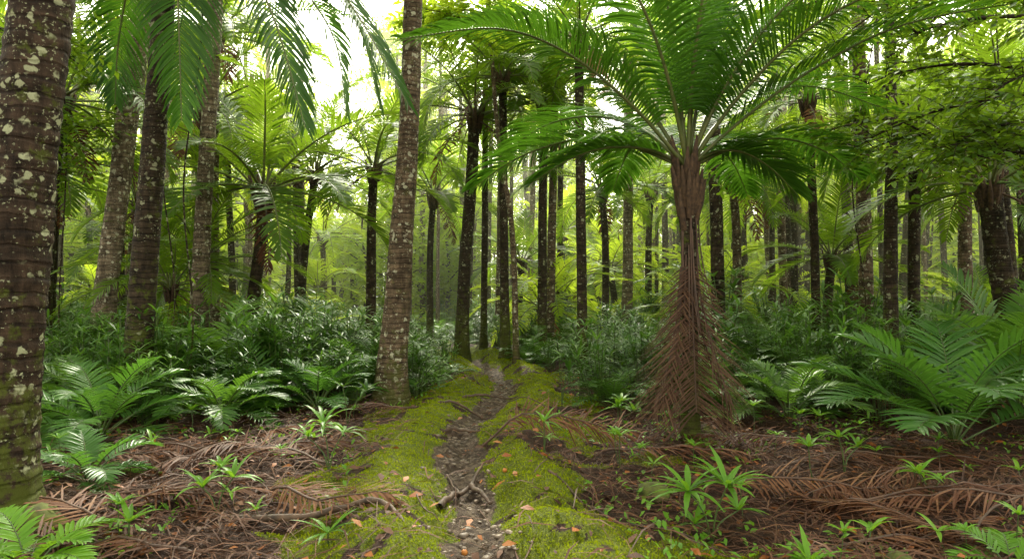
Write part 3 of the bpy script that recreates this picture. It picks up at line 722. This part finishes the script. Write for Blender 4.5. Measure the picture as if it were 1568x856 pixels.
pinnate_plant('fern_palm',-5.3,8.6,14,1.2,0.28,0.030,24,(1.4,0.5),(0.9,1.6),M_under,15,0.5)
pinnate_plant('fern_palm',-2.6,9.2,13,1.0,0.26,0.028,22,(1.4,0.5),(0.9,1.6),M_young,16,0.5)
pinnate_plant('fern_palm',-2.85,4.05,12,0.52,0.17,0.026,15,(1.3,0.3),(0.9,1.6),M_seed,41,0.6)
pinnate_plant('fern_palm',-3.55,5.75,12,0.62,0.20,0.028,15,(1.3,0.4),(0.9,1.6),M_young,42,0.6)
pinnate_plant('fern_palm',3.05,4.2,11,0.40,0.15,0.022,14,(1.3,0.3),(0.9,1.6),M_seed,43,0.6)
def seedling(x,y,heads,seed,mat=M_seed,name='palm_seedling'):
    random.seed(seed); mb=MB()
    for (hx,hy,h,n,L_,W_,dr) in heads:
        top=Vector((hx,hy,h)); tube(mb,catmull([Vector((0,0,0)),top*0.5+Vector((-hx*.2,0,.02)),top],6),[0.008,.007,.006,.006,.005,.005,.005],6,1,False)
        for j in range(n):
            a=j*2.4+U(-.2,.2); e=U(-0.05,1.0); d=Vector((math.cos(a)*math.cos(e),math.sin(a)*math.cos(e),math.sin(e)))
            blade(mb,top,d,Z,L_*U(0.8,1.1),W_,dr*U(0.7,1.3),5,0.3,0)
    return obj(name,mb.mesh(name+'_mesh',[mat,M_stem]),None,(x,y,gz(x,y)-0.01))
seedling(1.38,4.75,[(-0.16,0,.36,16,.31,.044,1.0),(.10,-.02,.40,16,.32,.044,1.0),(-.1,.05,.12,7,.2,.04,1.0),(.22,.1,.2,7,.2,.04,1.)],21)
seedling(-1.6,6.0,[(-0.05,0,.42,12,.30,.038,1.3),(.12,.05,.34,10,.26,.034,1.3),(-.2,.05,.30,8,.22,.03,1.2)],22)
seedling(-1.95,8.1,[(-0.05,0,.45,9,.3,.035,1.3),(.22,.05,.40,9,.28,.035,1.3)],23,M_under)
seedling(-2.15,5.0,[(-0.1,0,.20,10,.24,.036,1.2),(.1,.05,.26,10,.24,.035,1.2)],24)
seedling(-1.15,4.3,[(0,0,.10,9,.24,.032,.8)],25)
seedling(-2.45,4.4,[(0,0,.13,9,.22,.036,1.0)],33)
seedling(0.30,6.4,[(0,0,.30,9,.2,.032,1.3),(0.02,0,.15,6,.15,.03,1.2)],27)
seedling(1.75,4.05,[(0,0,.06,12,.26,.036,.9)],28)
seedling(3.05,6.3,[(-0.05,0,.32,10,.28,.035,1.2),(.15,.05,.22,8,.2,.03,1.2)],29)
seedling(3.3,5.4,[(-0.1,0,.26,10,.22,.035,1.3),(.1,.05,.2,8,.2,.03,1.3)],30)
seedling(1.3,8.4,[(0,0,.25,12,.26,.045,1.0),(.2,0,.2,9,.2,.045,1.0)],31)
seedling(0.7,9.6,[(0,0,.7,9,.3,.04,1.3),(.1,0,.5,9,.3,.04,1.3)],32,M_under)

# ------------------------------------------------------------------ fallen fronds, roots
def fallen(x,y,az,L_,ll,seed,arch=0.18,lw=0.017,nl=64,vee=0.15,roll=0.0):
    random.seed(seed); mb=MB(); pts=[]; n=14
    for i in range(n+1):
        t=i/n
        px_=x+math.cos(az)*L_*t+math.cos(az+1.57)*0.12*L_*t*t; py_=y+math.sin(az)*L_*t+math.sin(az+1.57)*0.12*L_*t*t
        pts.append(Vector((px_-x,py_-y,gz(px_,py_)-gz(x,y)+0.04+arch*math.sin(t*3.14))))
    side=Vector((-math.sin(az),math.cos(az),roll))
    frond(mb,pts,nl,ll,lw,0.12,0.45,vee,0.012,3,0,fwd=(0.5,1.0),jit=0.28,skip=0.12,side0=side,rand=0.25)
    obj('fallen_palm_frond',mb.mesh('fallen_frond_mesh',[M_dead,M_rachis_dead]),None,(x,y,gz(x,y)))
fallen(-3.3,5.2,-0.05,1.9,0.42,1,0.08); fallen(-2.5,4.6,2.7,1.5,0.35,2,0.08); fallen(-1.6,6.2,2.6,1.7,0.4,3,0.08)
fallen(-2.9,6.2,0.5,1.6,0.38,4,0.08,roll=.4); fallen(-0.3,7.0,0.15,1.9,0.46,5,0.22,roll=0.7); fallen(0.9,6.9,-0.1,1.6,0.36,6,0.1)
fallen(1.6,5.9,-0.35,2.2,0.42,7,0.10,roll=0.4); fallen(2.3,5.2,0.1,2.0,0.4,8,0.1,roll=0.3); fallen(4.3,5.0,2.9,2.0,0.4,9,0.1)
fallen(2.6,6.6,-0.1,2.2,0.4,10,0.1); fallen(3.9,6.0,-2.9,1.8,0.38,12,0.1); fallen(-4.2,6.1,0.2,1.7,0.4,13,0.1); fallen(-1.2,8.7,2.9,1.2,0.35,14,0.1)
fallen(2.0,4.4,0.25,1.6,0.32,15,0.05); fallen(-1.9,4.2,2.9,1.6,0.33,16,0.05); fallen(-3.0,7.3,0.1,1.5,0.3,18,0.1)
fallen(-2.0,5.3,-0.6,1.4,0.36,19,0.12,roll=.5); fallen(-3.0,4.5,0.9,1.6,0.36,20,0.10,roll=-.4); fallen(-2.2,6.9,-2.5,1.5,0.38,21,0.1); fallen(-3.8,6.9,-0.4,1.6,0.36,22,0.1,roll=.3)
fallen(3.2,4.3,2.2,1.5,0.36,23,0.1,roll=.4); fallen(3.4,7.3,2.9,1.6,0.36,24,0.1)
random.seed(99)
def branch(name,x,y,P,r,mat=M_wood):
    mb=MB()
    for (Q,rr) in P:
        pts=catmull([(a,b,c) for a,b,c in Q],16)
        pts=[Vector((q.x,q.y,gz(x+q.x,y+q.y)-gz(x,y)+q.z)) for q in pts]
        tube(mb,pts,[rr*(1-0.55*i/16)*(1+0.12*math.sin(i*2.1)) for i in range(17)],9,0)
    obj(name,mb.mesh(name+'_mesh',[mat]),None,(x,y,gz(x,y)))
branch('fallen_branch',-0.42,5.35,[([(-.12,-.25,.03),(-.05,0,.05),(.05,.25,.06),(.16,.55,.04)],.028),([(.08,.3,.05),(.17,.1,.06),(.26,-.08,.03)],.026),([(.0,.05,.05),(-.03,.3,.03),(-.15,.6,.02)],.014)],1)
branch('tree_root',-1.75,4.75,[([(-.2,.02,.02),(.2,.06,.07),(.6,.0,.08),(.95,-.25,.03),(1.1,-.5,-.02)],.03)],1)
branch('tree_root',0.3,5.6,[([(0,0,.0),(.25,-.3,.02),(.5,-.75,.02),(.9,-1.0,.02),(1.4,-1.05,0)],.012)],1)
branch('tree_root',-0.8,7.6,[([(0,0,.0),(.2,.1,.04),(.45,.0,.02)],.025)],1)
branch('tree_root',-0.7,9.2,[([(-.3,0,.0),(.0,.1,.05),(.4,.0,.02)],.025)],1)
branch('tree_root',-0.45,10.3,[([(-.3,0,.0),(.1,.15,.05),(.6,.1,.02)],.025)],1)
branch('fallen_branch',0.9,4.9,[([(0,0,.02),(.3,.1,.03),(.6,.0,.02)],.010)],1)
branch('fallen_branch',3.0,4.6,[([(0,0,.05),(.5,.3,.16),(1.1,.5,.25)],.010)],1)
branch('fallen_branch',-3.2,5.9,[([(0,0,.05),(.3,-.3,.12),(.5,-.6,.3)],.010)],1)
for i in range(18):
    yy=U(3.8,9); xx=U(-1,1)*(0.7*yy); a=U(0,6.28); l=U(.3,.9)
    branch('twig' ,xx,yy,[([(0,0,.03),(math.cos(a)*l*.5,math.sin(a)*l*.5,U(.03,.08)),(math.cos(a+.3)*l,math.sin(a+.3)*l,.03)],U(.004,.008))],1)
sm=simple_mat('stone_moss',(0.03,0.024,0.012),(0.12,0.155,0.010),7,0.9,0.9)
for (xx,yy,r) in [(1.15,5.6,.16),(-3.25,4.75,.2),(2.35,4.15,.12),(-3.45,4.5,.16)]:
    mb=MB(); blob(mb,(0,0,0),r,0,(1,.8,.6),.35)
    obj('mossy_stone',mb.mesh('mossy_stone_mesh',[sm]),None,(xx,yy,gz(xx,yy)+r*.1))

for (x_,y_,h,dx) in [(-5.6,11,8,.4),(-7.6,11.5,8,-.3),(5.6,11,7,.5),(7.9,10.5,6,-.4),(-4.4,9.2,6,.2),(3.0,12,7,.4)]:
    mb=MB(); pts=catmull([(0,0,0),(dx*.3,.1,h*.2),(dx*-.2,0,h*.5),(dx*.6,.1,h*.8),(dx,0,h)],30)
    tube(mb,pts,[0.012]*31,6,0)
    for q in pts[3:]:
        for j in range(2):
            if R()<0.6: blade(mb,q,Vector((U(-1,1),U(-1,1),U(-.4,.3))),Z,U(.08,.13),.055,.6,3,.2,1)
    obj('liana',mb.mesh('liana_mesh',[B_dark,M_leaf_mid]),None,(x_,y_,gz(x_,y_)))

# ------------------------------------------------------------------ mist
m,nt,N,L=new_mat('forest_mist')
vs=N.new('ShaderNodeVolumeScatter'); vs.inputs['Color'].default_value=(0.98,1.0,0.74,1); vs.inputs['Density'].default_value=0.0060; vs.inputs['Anisotropy'].default_value=0.6
o=N.new('ShaderNodeOutputMaterial'); L.new(vs.outputs[0],o.inputs['Volume'])
bm=bmesh.new(); bmesh.ops.create_cube(bm,size=1)
me=bpy.data.meshes.new('mist_mesh'); bm.to_mesh(me); bm.free(); me.materials.append(m)
obj('mist',me,None,(0,49,7.5),(0,0,0),(150,68,17))

# ------------------------------------------------------------------ light, world, camera
sd_=Vector((-0.05,1.0,1.05)).normalized()
el=math.asin(sd_.z); azr=math.atan2(sd_.x,sd_.y)
sun=bpy.data.lights.new('sun','SUN'); sun.energy=5.0; sun.angle=math.radians(2); sun.color=(1,0.95,0.76)
so=bpy.data.objects.new('sun',sun); scene.collection.objects.link(so); so.rotation_euler=sd_.to_track_quat('Z','Y').to_euler(); so.location=(0,0,30)
w=bpy.data.worlds.new('World'); scene.world=w; w.use_nodes=True; nt=w.node_tree; nt.nodes.clear(); N=nt.nodes; L=nt.links
sky=N.new('ShaderNodeTexSky'); sky.sky_type='NISHITA'; sky.sun_disc=False; sky.sun_elevation=el; sky.sun_rotation=azr
sky.dust_density=4.0; sky.air_density=1.0
hs=N.new('ShaderNodeHueSaturation'); hs.inputs['Saturation'].default_value=0.05; hs.inputs['Value'].default_value=4.8
L.new(sky.outputs[0],hs.inputs['Color'])
tint=mixc(N,L,1.0,hs.outputs[0],(1.0,0.975,0.80),'MULTIPLY')
bg=N.new('ShaderNodeBackground'); bg.inputs[1].default_value=0.15; L.new(tint,bg.inputs[0])
ow=N.new('ShaderNodeOutputWorld'); L.new(bg.outputs[0],ow.inputs[0])
cam=bpy.data.cameras.new('camera'); cam.lens=24; cam.sensor_width=36; cam.clip_end=600; cam.clip_start=0.05
co=bpy.data.objects.new('camera',cam); scene.collection.objects.link(co); co.location=(0,0,1.6)
co.rotation_euler=(math.radians(90+1.2),0,0); scene.camera=co
scene.view_settings.view_transform='Standard'; scene.view_settings.look='None'; scene.view_settings.exposure=0
print('objs',len(bpy.data.objects))
